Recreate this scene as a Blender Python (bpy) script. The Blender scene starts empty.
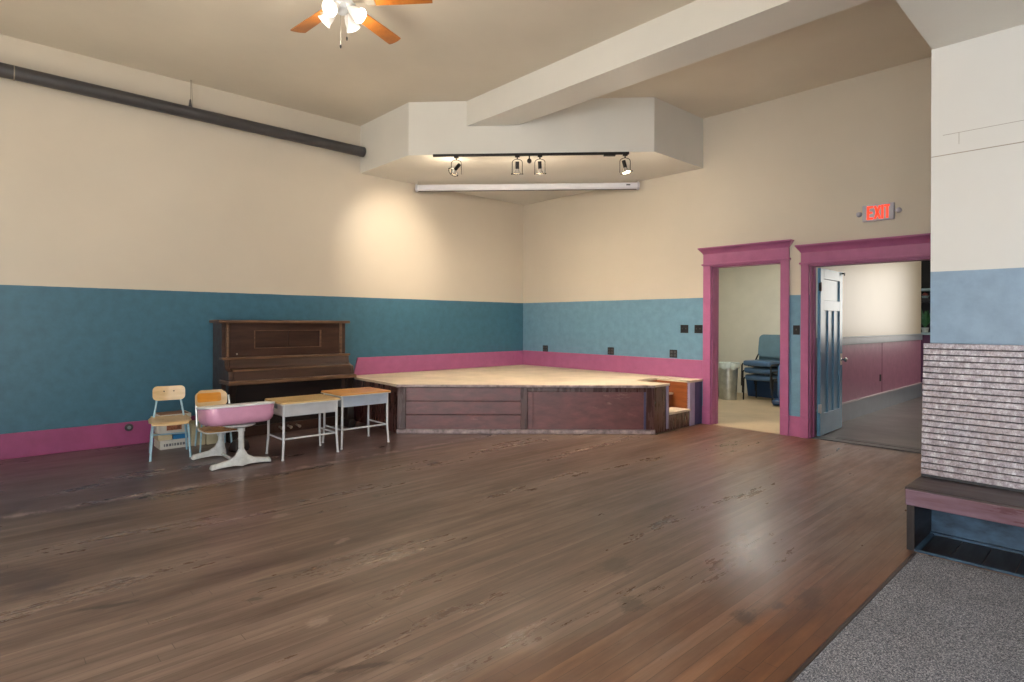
import bpy, bmesh, math, random
from math import sin, cos, pi, radians
from mathutils import Vector, Matrix
random.seed(7)
S = bpy.context.scene
COL = S.collection

# ------------------------------------------------------------------ colour / materials
def lin(c):
    c /= 255.0
    return c / 12.92 if c <= 0.04045 else ((c + 0.055) / 1.055) ** 2.4
def rgb(r, g, b): return (lin(r), lin(g), lin(b), 1.0)

class NT:
    def __init__(s, name):
        s.m = bpy.data.materials.new(name); s.m.use_nodes = True
        s.t = s.m.node_tree; s.b = s.t.nodes['Principled BSDF']
    def n(s, typ, **kw):
        nd = s.t.nodes.new(typ)
        for k, v in kw.items():
            if k in nd.inputs: nd.inputs[k].default_value = v
            else: setattr(nd, k, v)
        return nd
    def l(s, a, b): s.t.links.new(a, b)
    def coord(s): return s.n('ShaderNodeTexCoord').outputs['Object']
    def math(s, op, a, b=None, c=None):
        nd = s.n('ShaderNodeMath'); nd.operation = op
        for i, v in enumerate((a, b, c)):
            if v is None: continue
            if hasattr(v, 'links'): s.l(v, nd.inputs[i])
            else: nd.inputs[i].default_value = v
        return nd.outputs[0]
    def mix(s, f, a, b, mode='MIX'):
        nd = s.n('ShaderNodeMix'); nd.data_type = 'RGBA'; nd.blend_type = mode
        for i, v in ((0, f), (6, a), (7, b)):
            if hasattr(v, 'links'): s.l(v, nd.inputs[i])
            else: nd.inputs[i].default_value = v
        return nd.outputs[2]
    def noise(s, vec, scale, detail=4, rough=.55, stretch=None):
        if stretch:
            mp = s.n('ShaderNodeMapping'); s.l(vec, mp.inputs['Vector']); mp.inputs['Scale'].default_value = stretch; vec = mp.outputs[0]
        nd = s.n('ShaderNodeTexNoise'); nd.inputs['Scale'].default_value = scale
        nd.inputs['Detail'].default_value = detail; nd.inputs['Roughness'].default_value = rough
        s.l(vec, nd.inputs['Vector']); return nd.outputs['Fac']
    def ramp(s, fac, stops):
        nd = s.n('ShaderNodeValToRGB'); e = nd.color_ramp.elements
        while len(e) < len(stops): e.new(.5)
        for i, (p, c) in enumerate(stops):
            e[i].position = p; e[i].color = c if len(c) == 4 else (*c, 1)
        s.l(fac, nd.inputs[0]); return nd.outputs[0]
    def rng(s, fac, a, b, c=0., d=1.):
        nd = s.n('ShaderNodeMapRange'); s.l(fac, nd.inputs[0])
        for i, v in zip((1, 2, 3, 4), (a, b, c, d)): nd.inputs[i].default_value = v
        return nd.outputs[0]
    def bump(s, h, strength=.2, dist=.01):
        nd = s.n('ShaderNodeBump'); nd.inputs['Strength'].default_value = strength; nd.inputs['Distance'].default_value = dist
        s.l(h, nd.inputs['Height']); s.l(nd.outputs[0], s.b.inputs['Normal'])

def simple(name, c, rough=.5, metal=0., var=.06, scale=6, bump=0., coat=0., emit=None, es=0., stretch=None, spec=.5):
    M = NT(name); v = M.coord()
    f = M.noise(v, scale, 4, .6, stretch)
    d = tuple(max(0, x * (1 - 2.2 * var)) for x in c[:3]) + (1,)
    u = tuple(min(1, x * (1 + 1.6 * var)) for x in c[:3]) + (1,)
    M.l(M.ramp(f, [(.25, d), (.75, u)]), M.b.inputs['Base Color'])
    M.b.inputs['Roughness'].default_value = rough; M.b.inputs['Metallic'].default_value = metal
    M.b.inputs['Coat Weight'].default_value = coat; M.b.inputs['Coat Roughness'].default_value = .15
    M.b.inputs['Specular IOR Level'].default_value = spec
    if bump: M.bump(f, bump)
    if emit:
        M.b.inputs['Emission Color'].default_value = emit; M.b.inputs['Emission Strength'].default_value = es
    return M.m

def wood(name, c1, c2, rough=.4, axis='y', scale=5, bump=.15, coat=0., wear=None, wearamt=.5):
    M = NT(name); v = M.coord()
    st = {'x': (.12, 1, 1), 'y': (1, .12, 1), 'z': (1, 1, .12), 'd': (.35, .35, 1.)}[axis]
    f = M.noise(v, scale * 3, 6, .65, st); g = M.noise(v, scale * .5, 3, .5)
    col = M.ramp(f, [(.3, c1), (.7, c2)])
    col = M.mix(M.rng(g, .35, .7, 0, .45), col, c1)
    if wear:
        w = M.noise(v, scale * 1.3, 6, .7, st)
        col = M.mix(M.rng(w, wearamt, wearamt + .14, 0, .9), col, wear)
    M.l(col, M.b.inputs['Base Color'])
    M.l(M.rng(f, .3, .7, rough * .8, min(1, rough * 1.25)), M.b.inputs['Roughness'])
    M.b.inputs['Coat Weight'].default_value = coat; M.b.inputs['Coat Roughness'].default_value = .42 if coat > .8 else .2
    if bump: M.bump(f, bump, .004)
    return M.m

CREAM = rgb(203, 193, 177); TEAL_SHADED = rgb(62, 108, 130); BLUE_LIT = rgb(108, 148, 172); PINK = rgb(166, 95, 136)  # west teal darker, north blue lighter: shade and sheen put into one paint
def wall_paint(name, upper=CREAM, lower=TEAL_SHADED, split=1.75, rough=.42):
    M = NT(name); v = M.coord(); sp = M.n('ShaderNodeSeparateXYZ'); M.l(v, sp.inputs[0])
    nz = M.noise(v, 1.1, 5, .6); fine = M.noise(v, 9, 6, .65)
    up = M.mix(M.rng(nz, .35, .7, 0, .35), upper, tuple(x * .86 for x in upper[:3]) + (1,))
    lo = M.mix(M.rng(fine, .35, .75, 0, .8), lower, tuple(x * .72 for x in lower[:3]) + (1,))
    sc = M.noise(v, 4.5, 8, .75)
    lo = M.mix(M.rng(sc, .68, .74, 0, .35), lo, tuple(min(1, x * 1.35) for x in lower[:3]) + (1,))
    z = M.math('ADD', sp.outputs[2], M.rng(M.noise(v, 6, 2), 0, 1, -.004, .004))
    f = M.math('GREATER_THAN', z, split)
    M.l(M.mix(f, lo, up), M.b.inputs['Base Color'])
    M.b.inputs['Roughness'].default_value = rough
    M.bump(fine, .12, .004)
    return M.m

DK_ = rgb(40, 28, 26); PL_ = rgb(176, 156, 142)
STAINS = [(3.72, -7.27, .30, .20, .2, .6, rgb(52, 36, 38)), (4.32, -6.98, .02, .17, -.35, .85, DK_), (4.73, -6.44, .035, .05, 0, .8, DK_), (4.55, -6.2, .012, .25, -.12, .7, DK_),
 (6.04, -5.07, .07, .10, .3, .75, DK_), (6.48, -4.78, .05, .08, 0, .8, DK_), (6.55, -4.55, .03, .05, 0, .75, DK_), (5.7, -4.75, .09, .14, .4, .5, DK_), (6.62, -4.35, .07, .16, .1, .55, DK_), (5.6, -6.35, .02, .2, -.5, .7, DK_),
 (4.85, -5.35, .015, .3, .05, .55, DK_), (3.6, -5.1, .05, .03, 0, .6, DK_), (3.3, -5.6, .03, .05, .4, .6, DK_), (3.55, -5.85, .05, .07, .4, .45, PL_), (4.3, -5.75, .03, .07, .4, .5, PL_), (5.15, -6.3, .04, .06, .2, .4, PL_), (4.1, -4.2, .16, .35, .1, .35, DK_), (2.9, -3.9, .10, .25, .2, .4, DK_)]
def floor_mat():
    M = NT('old_wood_floor'); v = M.coord(); sp = M.n('ShaderNodeSeparateXYZ'); M.l(v, sp.inputs[0])
    X, Y = sp.outputs[0], sp.outputs[1]
    W = .062
    bx = M.math('DIVIDE', X, W); bi = M.math('FLOOR', bx); fr = M.math('FRACT', bx)
    wn = M.n('ShaderNodeTexWhiteNoise'); wn.noise_dimensions = '1D'; M.l(bi, wn.inputs['W'])
    r1 = wn.outputs['Value']
    yy = M.math('ADD', Y, M.math('MULTIPLY', r1, 7.3)); yb = M.math('DIVIDE', yy, 1.9)
    yi = M.math('FLOOR', yb); yf = M.math('FRACT', yb)
    wn2 = M.n('ShaderNodeTexWhiteNoise'); wn2.noise_dimensions = '2D'
    cb = M.n('ShaderNodeCombineXYZ'); M.l(bi, cb.inputs[0]); M.l(yi, cb.inputs[1]); M.l(cb.outputs[0], wn2.inputs['Vector'])
    r2 = wn2.outputs['Value']
    # gaps
    g1 = M.math('LESS_THAN', fr, .035); g2 = M.math('LESS_THAN', yf, .0014)
    gap = M.math('MAXIMUM', g1, g2)
    off = M.n('ShaderNodeCombineXYZ'); M.l(M.math('MULTIPLY', r1, 40.), off.inputs[2])
    va = M.n('ShaderNodeVectorMath'); va.operation = 'ADD'; M.l(v, va.inputs[0]); M.l(off.outputs[0], va.inputs[1])
    grain = M.noise(va.outputs[0], 11, 6, .7, (1, .045, 1))
    streak = M.noise(v, 2.6, 6, .68, (1, .16, 1))
    big = M.noise(v, .55, 4, .6, (1, .55, 1))
    spots = M.noise(v, 15, 6, .7, (1, .3, 1))
    worn = M.ramp(grain, [(.3, rgb(80, 62, 54)), (.5, rgb(114, 94, 82)), (.72, rgb(146, 126, 112))])
    worn = M.mix(M.rng(r2, 0, 1, 0, .32), worn, rgb(84, 64, 56))
    orange = M.ramp(grain, [(.25, rgb(92, 56, 38)), (.5, rgb(128, 82, 50)), (.8, rgb(156, 104, 62))])
    orange = M.mix(M.rng(r2, 0, 1, 0, .55), orange, rgb(92, 62, 46))
    # varnish survives towards the carpet; warm lamplight by the steps is painted orange
    a = M.rng(X, 5.2, 6.8, -.1, .62)
    d1 = M.math('SUBTRACT', X, 4.2); d2 = M.math('ADD', Y, .4)
    rr = M.math('SQRT', M.math('ADD', M.math('MULTIPLY', d1, d1), M.math('MULTIPLY', d2, d2)))
    b = M.rng(rr, .5, 2.4, .6, -.2)
    k = M.math('ADD', M.math('MAXIMUM', a, b), M.rng(big, .3, .7, -.3, .3))
    k = M.math('ADD', k, M.rng(streak, .3, .7, -.28, .28))
    col = M.mix(M.rng(k, .2, .7), worn, orange)
    col = M.mix(M.rng(streak, .48, .68, 0, .75), col, rgb(64, 44, 38))
    col = M.mix(M.rng(spots, .62, .69, 0, .3), col, rgb(48, 35, 32))
    col = M.mix(M.rng(spots, .26, .33, .2, 0), col, rgb(160, 138, 126))
    # the painted strip along the west wall
    smooth = M.noise(v, 3.2, 7, .65, (1, .4, 1))
    strip = M.ramp(smooth, [(.3, rgb(70, 53, 51)), (.7, rgb(112, 92, 92))])
    strip = M.mix(M.rng(spots, .62, .7, 0, .4), strip, rgb(60, 42, 38))
    edge = M.math('ADD', X, M.rng(M.noise(v, 5, 5, .7), 0, 1, -.05, .05))
    sm = M.math('LESS_THAN', edge, 2.37)
    ed = M.rng(M.math('ABSOLUTE', M.math('SUBTRACT', edge, 2.39)), .0, .05, .8, 0)
    dust = M.math('MULTIPLY', M.rng(M.math('ABSOLUTE', M.math('SUBTRACT', edge, 2.31)), .0, .07, 1, 0), M.rng(M.noise(v, 5, 6, .75), .46, .6, 0, .75))
    gapc = M.math('MULTIPLY', gap, M.math('SUBTRACT', 1., sm))
    col = M.mix(M.math('MULTIPLY', gapc, .75), col, rgb(38, 26, 22))
    col = M.mix(sm, col, strip)
    col = M.mix(ed, col, rgb(54, 38, 34))
    col = M.mix(dust, col, rgb(178, 158, 150))
    # old stains and scratches
    sn = M.rng(M.noise(v, 17, 8, .8, (1, .35, 1)), .3, .7, -.95, .95)
    def stain(cx, cy, rx, ry, ang, amt, c):
        nonlocal col
        dx = M.math('SUBTRACT', X, cx); dy = M.math('SUBTRACT', Y, cy); ca, sa = cos(ang), sin(ang)
        a_ = M.math('DIVIDE', M.math('ADD', M.math('MULTIPLY', dx, ca), M.math('MULTIPLY', dy, sa)), rx)
        b_ = M.math('DIVIDE', M.math('SUBTRACT', M.math('MULTIPLY', dy, ca), M.math('MULTIPLY', dx, sa)), ry)
        d_ = M.math('SQRT', M.math('ADD', M.math('MULTIPLY', a_, a_), M.math('MULTIPLY', b_, b_)))
        col = M.mix(M.rng(M.math('ADD', d_, sn), .5, 1.15, amt*.85, 0), col, c)
    for a in STAINS: stain(*a)
    M.l(col, M.b.inputs['Base Color'])
    M.l(M.rng(M.math('ADD', streak, M.math('MULTIPLY', spots, .4)), .5, .95, .24, .42), M.b.inputs['Roughness'])
    M.b.inputs['Specular IOR Level'].default_value = .5
    h = M.math('SUBTRACT', M.math('MULTIPLY', grain, .4), M.math('MULTIPLY', gapc, 1.))
    M.bump(h, .08, .003)
    return M.m

def carpet_mat():
    M = NT('charcoal_speckle_carpet'); v = M.coord()
    f = M.noise(v, 165, 3, .85); g = M.noise(v, 2, 4, .6)
    col = M.ramp(f, [(.36, rgb(50, 51, 56)), (.5, rgb(110, 112, 122)), (.64, rgb(192, 192, 196))])
    col = M.mix(M.rng(g, .35, .7, 0, .25), col, rgb(70, 70, 73))
    M.l(col, M.b.inputs['Base Color']); M.b.inputs['Roughness'].default_value = .95
    M.b.inputs['Specular IOR Level'].default_value = .15
    M.bump(f, .15, .004); return M.m

MAT = {}
MAT['floor'] = floor_mat()
MAT['wall'] = wall_paint('two_tone_wall_paint')
MAT['wall_n'] = wall_paint('cream_and_lit_blue_wall_paint', CREAM, BLUE_LIT)
MAT['pinkshaded'] = simple('shaded_pink_baseboard_paint', rgb(150, 70, 116), .4, var=.08, scale=5)  # shaded copy of the pink trim paint, darkened for the west wall
MAT['room_wall'] = simple('cream_room_wall', rgb(212, 208, 192), .5, var=.04, scale=1.5)
MAT['hall_wall'] = wall_paint('hall_paint', rgb(212, 202, 180), rgb(176, 122, 148), 1.14, .34)
MAT['ceiling'] = simple('ceiling_paint', rgb(213, 203, 186), .6, var=.035, scale=.8)
MAT['soffit'] = simple('soffit_paint', rgb(220, 216, 207), .5, var=.02, scale=1.2)
MAT['pink'] = simple('pink_trim_paint', PINK, .38, var=.05, scale=8, bump=.03)
MAT['hallgrey'] = simple('grey_blue_trim_paint', rgb(128, 140, 152), .3, var=.05)
MAT['plaster'] = MAT['soffit']
MAT['carpet'] = carpet_mat()
MAT['roomfloor'] = simple('beige_room_floor', rgb(176, 156, 126), .45, var=.08, scale=2.5)
MAT['hallfloor'] = simple('grey_hall_floor', rgb(112, 106, 106), .42, var=.14, scale=2.2)
MAT['darkmetal'] = simple('dark_pipe_paint', rgb(66, 64, 66), .38, var=.1, scale=3)
MAT['black'] = simple('black_plastic', rgb(26, 26, 28), .4, var=.05)
MAT['blackmetal'] = simple('black_metal', rgb(30, 26, 24), .35, .3)
MAT['white'] = simple('white_enamel', rgb(226, 228, 230), .3, var=.03)
MAT['whitemetal'] = simple('white_painted_steel', rgb(214, 218, 222), .32, var=.07, scale=14)
MAT['castwhite'] = simple('chipped_white_cast_iron', rgb(208, 210, 208), .38, var=.12, scale=18, bump=.08)
MAT['greybox'] = simple('pale_grey_steel', rgb(196, 198, 202), .35, var=.05, scale=9)
MAT['bluebox'] = simple('pale_blue_grey_steel', rgb(176, 188, 204), .35, var=.05, scale=9)
MAT['bluemetal'] = simple('light_blue_steel_tube', rgb(158, 196, 214), .3, var=.1, scale=20)
MAT['pinksteel'] = simple('pink_enamelled_steel', rgb(212, 156, 186), .22, var=.05, scale=7, coat=.4)
MAT['chrome'] = simple('chrome', rgb(210, 210, 210), .18, 1.)
MAT['galv'] = simple('galvanised_steel', rgb(190, 194, 190), .3, .85, var=.12, scale=9)
MAT['ply'] = wood('pale_plywood', rgb(196, 164, 118), rgb(222, 196, 152), .32, 'y', 6, .05, .3)
MAT['plyorange'] = wood('worn_orange_plywood', rgb(204, 130, 36), rgb(228, 160, 64), .32, 'y', 6, .05, .3, rgb(226, 200, 140), .6)
MAT['seatwood'] = wood('brown_worn_seat_wood', rgb(126, 84, 44), rgb(176, 128, 74), .3, 'y', 6, .05, .3)
MAT['desktop'] = wood('tan_desk_top', rgb(196, 164, 108), rgb(216, 190, 140), .32, 'y', 7, .04, .2)
MAT['desktop2'] = wood('orange_oak_desk_top', rgb(196, 136, 66), rgb(222, 168, 100), .32, 'y', 7, .04, .2)
MAT['piano'] = wood('old_dark_piano_wood', rgb(42, 26, 20), rgb(78, 50, 38), .38, 'y', 4, .1, .15, rgb(104, 74, 54), .66)
MAT['pianoedge'] = wood('worn_piano_edges', rgb(74, 50, 36), rgb(132, 100, 74), .4, 'y', 9, .2, .1, rgb(176, 146, 116), .58)
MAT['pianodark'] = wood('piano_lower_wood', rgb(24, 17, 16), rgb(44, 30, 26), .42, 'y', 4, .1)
MAT['stagewood'] = wood('mahogany_stage_panel', rgb(82, 34, 36), rgb(128, 66, 64), .4, 'd', 5, .12, .85, rgb(168, 124, 112), .62)
MAT['stagedark'] = wood('mahogany_stage_frame', rgb(60, 36, 34), rgb(104, 66, 60), .27, 'z', 5, .15, .35, rgb(148, 110, 110), .68)
MAT['stagedeck'] = simple('pale_stage_deck', rgb(214, 198, 176), .55, var=.1, scale=2.2)
MAT['nosing'] = simple('worn_pale_edging', rgb(168, 150, 150), .35, var=.3, scale=14)
MAT['mauve'] = simple('mauve_painted_post', rgb(172, 160, 190), .4, var=.1, scale=6)
MAT['indigo'] = simple('indigo_painted_post', rgb(72, 72, 108), .4, var=.12, scale=6)
MAT['stepwood'] = wood('lamplit_step_boards', rgb(120, 62, 30), rgb(168, 96, 52), .35, 'x', 5, .1, .2)  # orange tone paints the warm track light onto the step boards
MAT['fanblade'] = wood('fan_blade_oak', rgb(140, 78, 24), rgb(188, 116, 44), .35, 'd', 8, .03, .3)
MAT['frost'] = simple('frosted_glass_shade', rgb(245, 242, 236), .3, var=.01, emit=rgb(255, 244, 226), es=.12)
MAT['brass'] = simple('brushed_nickel', rgb(196, 188, 172), .3, .8)
MAT['lampglow'] = simple('lamp_face', rgb(255, 240, 210), .3, var=0, emit=rgb(255, 222, 170), es=9)
MAT['lampglass'] = simple('reflector_lamp_glass', rgb(214, 208, 196), .15, .4, var=.1, scale=40)
MAT['screenwhite'] = simple('screen_case_white', rgb(222, 222, 230), .3, var=.02)
MAT['red'] = simple('exit_red', rgb(236, 60, 36), .4, var=.0, emit=rgb(255, 66, 30), es=.85)
MAT['exitcase'] = simple('exit_sign_case', rgb(186, 184, 196), .4, var=.03)
MAT['doorblue'] = simple('glossy_blue_door_paint', rgb(96, 146, 178), .26, var=.04, scale=5, coat=.05)
MAT['benchtop'] = wood('dark_bench_top', rgb(44, 34, 34), rgb(78, 64, 64), .36, 'x', 5, .15)
MAT['benchface'] = wood('worn_bench_fascia', rgb(96, 60, 60), rgb(146, 122, 140), .3, 'x', 4, .2, .3, rgb(128, 70, 46), .6)
MAT['benchblue'] = simple('scuffed_blue_bench_paint', rgb(62, 86, 108), .4, var=.35, scale=7, stretch=(1, 1, 2.))
MAT['chairfab'] = simple('teal_grey_vinyl', rgb(88, 116, 128), .4, var=.05)
MAT['chairfab2'] = simple('slate_blue_vinyl', rgb(70, 98, 128), .35, var=.05)
MAT['navy'] = simple('navy_plastic', rgb(28, 60, 96), .4, var=.05)
MAT['bluepl'] = simple('light_blue_plastic', rgb(82, 128, 176), .35, var=.08)
MAT['greybin'] = simple('grey_green_plastic', rgb(96, 108, 100), .45, var=.08)
MAT['liner'] = simple('pale_bin_liner', rgb(196, 206, 200), .3, var=.1, scale=12, bump=.3)
MAT['card'] = simple('beige_cardboard', rgb(196, 184, 152), .7, var=.08)
MAT['paper'] = simple('white_card', rgb(214, 210, 200), .6, var=.05)
MAT['brownprint'] = simple('brown_print', rgb(156, 96, 66), .6, var=.5, scale=30)
MAT['greyprint'] = simple('grey_print', rgb(110, 110, 112), .6)
MAT['bookblue'] = simple('bright_blue_cover', rgb(44, 128, 184), .4, var=.1)
MAT['brownbook'] = simple('brown_cover', rgb(150, 110, 84), .6, var=.2)
MAT['darkbag'] = simple('dark_brown_leather', rgb(48, 38, 36), .45, var=.25, scale=20, bump=.3)
MAT['leaf'] = simple('leaf_green', rgb(70, 122, 76), .4, var=.3, scale=20)
MAT['flower'] = simple('coral_flowers', rgb(226, 120, 108), .5, var=.4, scale=40)
MAT['shelfdark'] = simple('dark_shelf_wood', rgb(34, 32, 34), .5, var=.2)
MAT['shelfpale'] = simple('pale_blue_shelf', rgb(170, 196, 200), .4, var=.1)
MAT['wire'] = simple('thin_steel_wire', rgb(150, 142, 126), .4, .3)
MAT['windowframe'] = simple('window_frame_paint', rgb(200, 196, 188), .5)
mg = NT('clear_window_glass'); mg.b.inputs['Transmission Weight'].default_value = 1; mg.b.inputs['Roughness'].default_value = 0; mg.b.inputs['IOR'].default_value = 1.02
MAT['glass'] = mg.m

# slat back: dark-edged glossy boards with crackled varnish, window glints painted as pale flecks
ms = NT('crackled_varnish_glint_slats'); v_ = ms.coord()
f_ = ms.noise(v_, 30, 8, .85, (1.3, 1, .8)); g_ = ms.noise(v_, 2.2, 4, .6)
c_ = ms.ramp(f_, [(.3, rgb(62, 50, 56)), (.5, rgb(146, 132, 140)), (.66, rgb(226, 222, 228))])
c_ = ms.mix(ms.rng(g_, .35, .65, 0, .45), c_, rgb(126, 96, 90))
ms.l(c_, ms.b.inputs['Base Color']); ms.l(ms.rng(f_, .3, .7, .42, .18), ms.b.inputs['Roughness'])
ms.b.inputs['Coat Weight'].default_value = 1.; ms.b.inputs['Coat Roughness'].default_value = .34
ms.bump(f_, .7, .006); MAT['slats'] = ms.m

# ------------------------------------------------------------------ mesh helpers
class MB:
    def __init__(s): s.bm = bmesh.new()
    def _new(s, geom_fn, M=None):
        n = len(s.bm.verts); geom_fn(); s.bm.verts.ensure_lookup_table()
        if M is not None:
            for v in s.bm.verts[n:]: v.co = M @ v.co
        return s
    def box(s, a, b, M=None):
        x0, y0, z0 = a; x1, y1, z1 = b
        vs = [s.bm.verts.new(p) for p in ((x0,y0,z0),(x1,y0,z0),(x1,y1,z0),(x0,y1,z0),(x0,y0,z1),(x1,y0,z1),(x1,y1,z1),(x0,y1,z1))]
        for f in ((0,3,2,1),(4,5,6,7),(0,1,5,4),(1,2,6,5),(2,3,7,6),(3,0,4,7)): s.bm.faces.new([vs[i] for i in f])
        if M is not None:
            for v in vs: v.co = M @ v.co
        return s
    def prism(s, pts, z0, z1, M=None):           # polygon in xy, extruded in z
        lo = [s.bm.verts.new((x, y, z0)) for x, y in pts]; hi = [s.bm.verts.new((x, y, z1)) for x, y in pts]
        n = len(pts)
        s.bm.faces.new(lo[::-1]); s.bm.faces.new(hi)
        for i in range(n): s.bm.faces.new((lo[i], lo[(i+1)%n], hi[(i+1)%n], hi[i]))
        if M is not None:
            for v in lo + hi: v.co = M @ v.co
        return s
    def prof_x(s, pts, y0, y1):                  # profile in (x,z), extruded along y
        return s.prism([(x, z) for x, z in pts], -y1, -y0, Matrix(((1,0,0,0),(0,0,-1,0),(0,1,0,0),(0,0,0,1))))
    def loft(s, rings, cap=True):
        R = [[s.bm.verts.new(p) for p in r] for r in rings]; n = len(R[0])
        for a, b in zip(R, R[1:]):
            for i in range(n): s.bm.faces.new((a[i], a[(i+1)%n], b[(i+1)%n], b[i]))
        if cap: s.bm.faces.new(R[0][::-1]); s.bm.faces.new(R[-1])
        return s
    def tube(s, pts, r, n=10, closed=False):
        pts = [Vector(p) for p in pts]; rings = []
        rr = r if isinstance(r, (list, tuple)) else [r] * len(pts)
        N = len(pts); up = None
        for i, p in enumerate(pts):
            if closed: t = (pts[(i+1)%N] - pts[i-1]).normalized()
            else: t = (pts[min(i+1, N-1)] - pts[max(i-1, 0)]).normalized()
            if up is None: up = Vector((0,0,1)) if abs(t.z) < .9 else Vector((1,0,0))
            u = (up - t * up.dot(t)).normalized(); w = t.cross(u); up = u
            rings.append([p + (u * cos(2*pi*k/n) + w * sin(2*pi*k/n)) * rr[i] for k in range(n)])
        if closed:
            R = [[s.bm.verts.new(p) for p in q] for q in rings]
            for a, b in zip(R, R[1:] + R[:1]):
                for i in range(n): s.bm.faces.new((a[i], a[(i+1)%n], b[(i+1)%n], b[i]))
            return s
        return s.loft(rings)
    def lathe(s, prof, n=24, M=None, cap=True):
        R = [[((M @ Vector((r*cos(2*pi*k/n), r*sin(2*pi*k/n), z))) if M else Vector((r*cos(2*pi*k/n), r*sin(2*pi*k/n), z))) for k in range(n)] for r, z in prof]
        return s.loft(R, cap)
    def build(s, name, mat, parent=None, bevel=0., seg=2, smooth=False, sub=0, loc=None, solid=0.):
        bmesh.ops.recalc_face_normals(s.bm, faces=s.bm.faces)
        me = bpy.data.meshes.new(name); s.bm.to_mesh(me); s.bm.free()
        me.materials.append(MAT[mat] if isinstance(mat, str) else mat)
        o = bpy.data.objects.new(name, me); COL.objects.link(o)
        if parent is not None: o.parent = parent
        if loc is not None: o.location = loc
        if solid:
            m = o.modifiers.new('solid', 'SOLIDIFY'); m.thickness = solid; m.offset = 0
        if bevel:
            m = o.modifiers.new('bevel', 'BEVEL'); m.width = bevel; m.segments = seg; m.limit_method = 'ANGLE'; m.angle_limit = radians(40)
        if sub:
            m = o.modifiers.new('subd', 'SUBSURF'); m.levels = sub; m.render_levels = sub
        if smooth or bevel or sub:
            for p in me.polygons: p.use_smooth = True
            if not sub:
                try: me.set_sharp_from_angle(angle=radians(38))
                except Exception: pass
        return o

def empty(name, label, cat, loc=(0,0,0), rz=0, group=None):
    o = bpy.data.objects.new(name, None); COL.objects.link(o); o.location = loc; o.rotation_euler = (0,0,rz); o.empty_display_size = .1
    o['label'] = label; o['category'] = cat
    if group: o['group'] = group
    return o
def tag(o, label, cat, group=None):
    o['label'] = label; o['category'] = cat
    if group: o['group'] = group
    return o
def struct(o, label=None):
    o['kind'] = 'structure'
    if label: o['label'] = label
    return o
def dup(root, loc, rz=None, label=None):
    r = root.copy(); COL.objects.link(r); r.location = loc
    if rz is not None: r.rotation_euler = (0,0,rz)
    if label: r['label'] = label
    for ch in root.children:
        c = ch.copy(); COL.objects.link(c); c.parent = r
        for g in ch.children:
            d = g.copy(); COL.objects.link(d); d.parent = c
    return r
def rrect(w, d, r, n=5, cx=0, cy=0):
    pts = []
    for sx, sy, a0 in ((1,1,0),(-1,1,90),(-1,-1,180),(1,-1,270)):
        for k in range(n + 1):
            a = radians(a0 + 90*k/n); pts.append((cx + sx*(w/2 - r) + r*cos(a), cy + sy*(d/2 - r) + r*sin(a)))
    return pts
def cpanel(q, M, w, h, rad, t, curv, n=16, y0=0):
    # upright sheet in local (y,z), curved so its ends come forward by curv*y^2, thickness t along x
    rings = []
    for i in range(n + 1):
        y = -w/2 + w*(.5 - .5*cos(pi*i/n)); e = w/2 - abs(y)
        zz = h/2 - (rad - math.sqrt(max(0, rad*rad - (rad - e)**2)) if e < rad else 0)
        x = curv*(y + y0)**2
        rings.append([M @ Vector(v) for v in ((x - t/2, y, -zz), (x + t/2, y, -zz), (x + t/2, y, zz), (x - t/2, y, zz))])
    q.loft(rings)
RX = lambda a: Matrix.Rotation(a, 4, 'X')
RY = lambda a: Matrix.Rotation(a, 4, 'Y')
RZ = lambda a: Matrix.Rotation(a, 4, 'Z')
T = lambda *p: Matrix.Translation(Vector(p))

# ------------------------------------------------------------------ room shell
CZ = 4.25; LZ = 3.248; XE = 10.6; YS = -10.6
struct(MB().box((0, YS, -.12), (XE, .0, 0)).build('floor', 'floor'))
struct(MB().box((.02, YS, .0), (6.7, -7.9, .003)).build('floor_bounce_strip', simple('pale_bounce_strip', rgb(206, 200, 190), .5)))  # unseen pale strip added to bounce sunlight up onto the ceiling
struct(MB().box((1.4, 0, -.12), (4.78, 4.0, 0)).build('floor_back_room', 'roomfloor'))
struct(MB().box((4.78, 0, -.12), (8.2, 9.0, 0)).build('floor_hall', 'hallfloor'))
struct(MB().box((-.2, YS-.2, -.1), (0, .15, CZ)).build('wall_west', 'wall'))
w = MB()
w.box((-.2, 0, 0), (3.737, .15, CZ)).box((3.737, 0, 2.18), (4.685, .15, CZ)).box((4.685, 0, 0), (5.02, .15, CZ))
w.box((5.02, 0, 2.11), (6.6, .15, CZ)).box((6.6, 0, 0), (XE+.2, .15, CZ))
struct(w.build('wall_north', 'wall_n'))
# east and south walls with storefront windows behind the camera
w = MB(); wins = [(-9.8, -7.2)]
w.box((XE, YS, 0), (XE+.15, 0, .5)).box((XE, YS, 2.9), (XE+.15, 0, CZ))
prev = YS
for a, b in wins: w.box((XE, prev, .5), (XE+.15, a, 2.9)); prev = b
w.box((XE, prev, .5), (XE+.15, 0, 2.9)); struct(w.build('wall_east', 'wall'))
w = MB(); swins = [(3.7, 5.4), (5.6, 7.6), (7.8, 9.9)]
w.box((0, YS-.15, 0), (XE, YS, .5)).box((0, YS-.15, 3.1), (XE, YS, CZ))
prev = 0
for a, b in swins: w.box((prev, YS-.15, .5), (a, YS, 3.1)); prev = b
w.box((prev, YS-.15, .5), (XE, YS, 3.1)); struct(w.build('wall_south', 'wall'))
wi = 0
for a, b in swins:
    wi += 1; f = MB()
    f.box((a, YS-.12, .5), (b, YS-.04, .56)).box((a, YS-.12, 3.04), (b, YS-.04, 3.1))
    for x in (a, (a+b)/2 - .03, b - .06): f.box((x, YS-.12, .56), (x+.06, YS-.04, 3.04))
    struct(f.build('window_%d' % wi, 'windowframe'))
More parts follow.
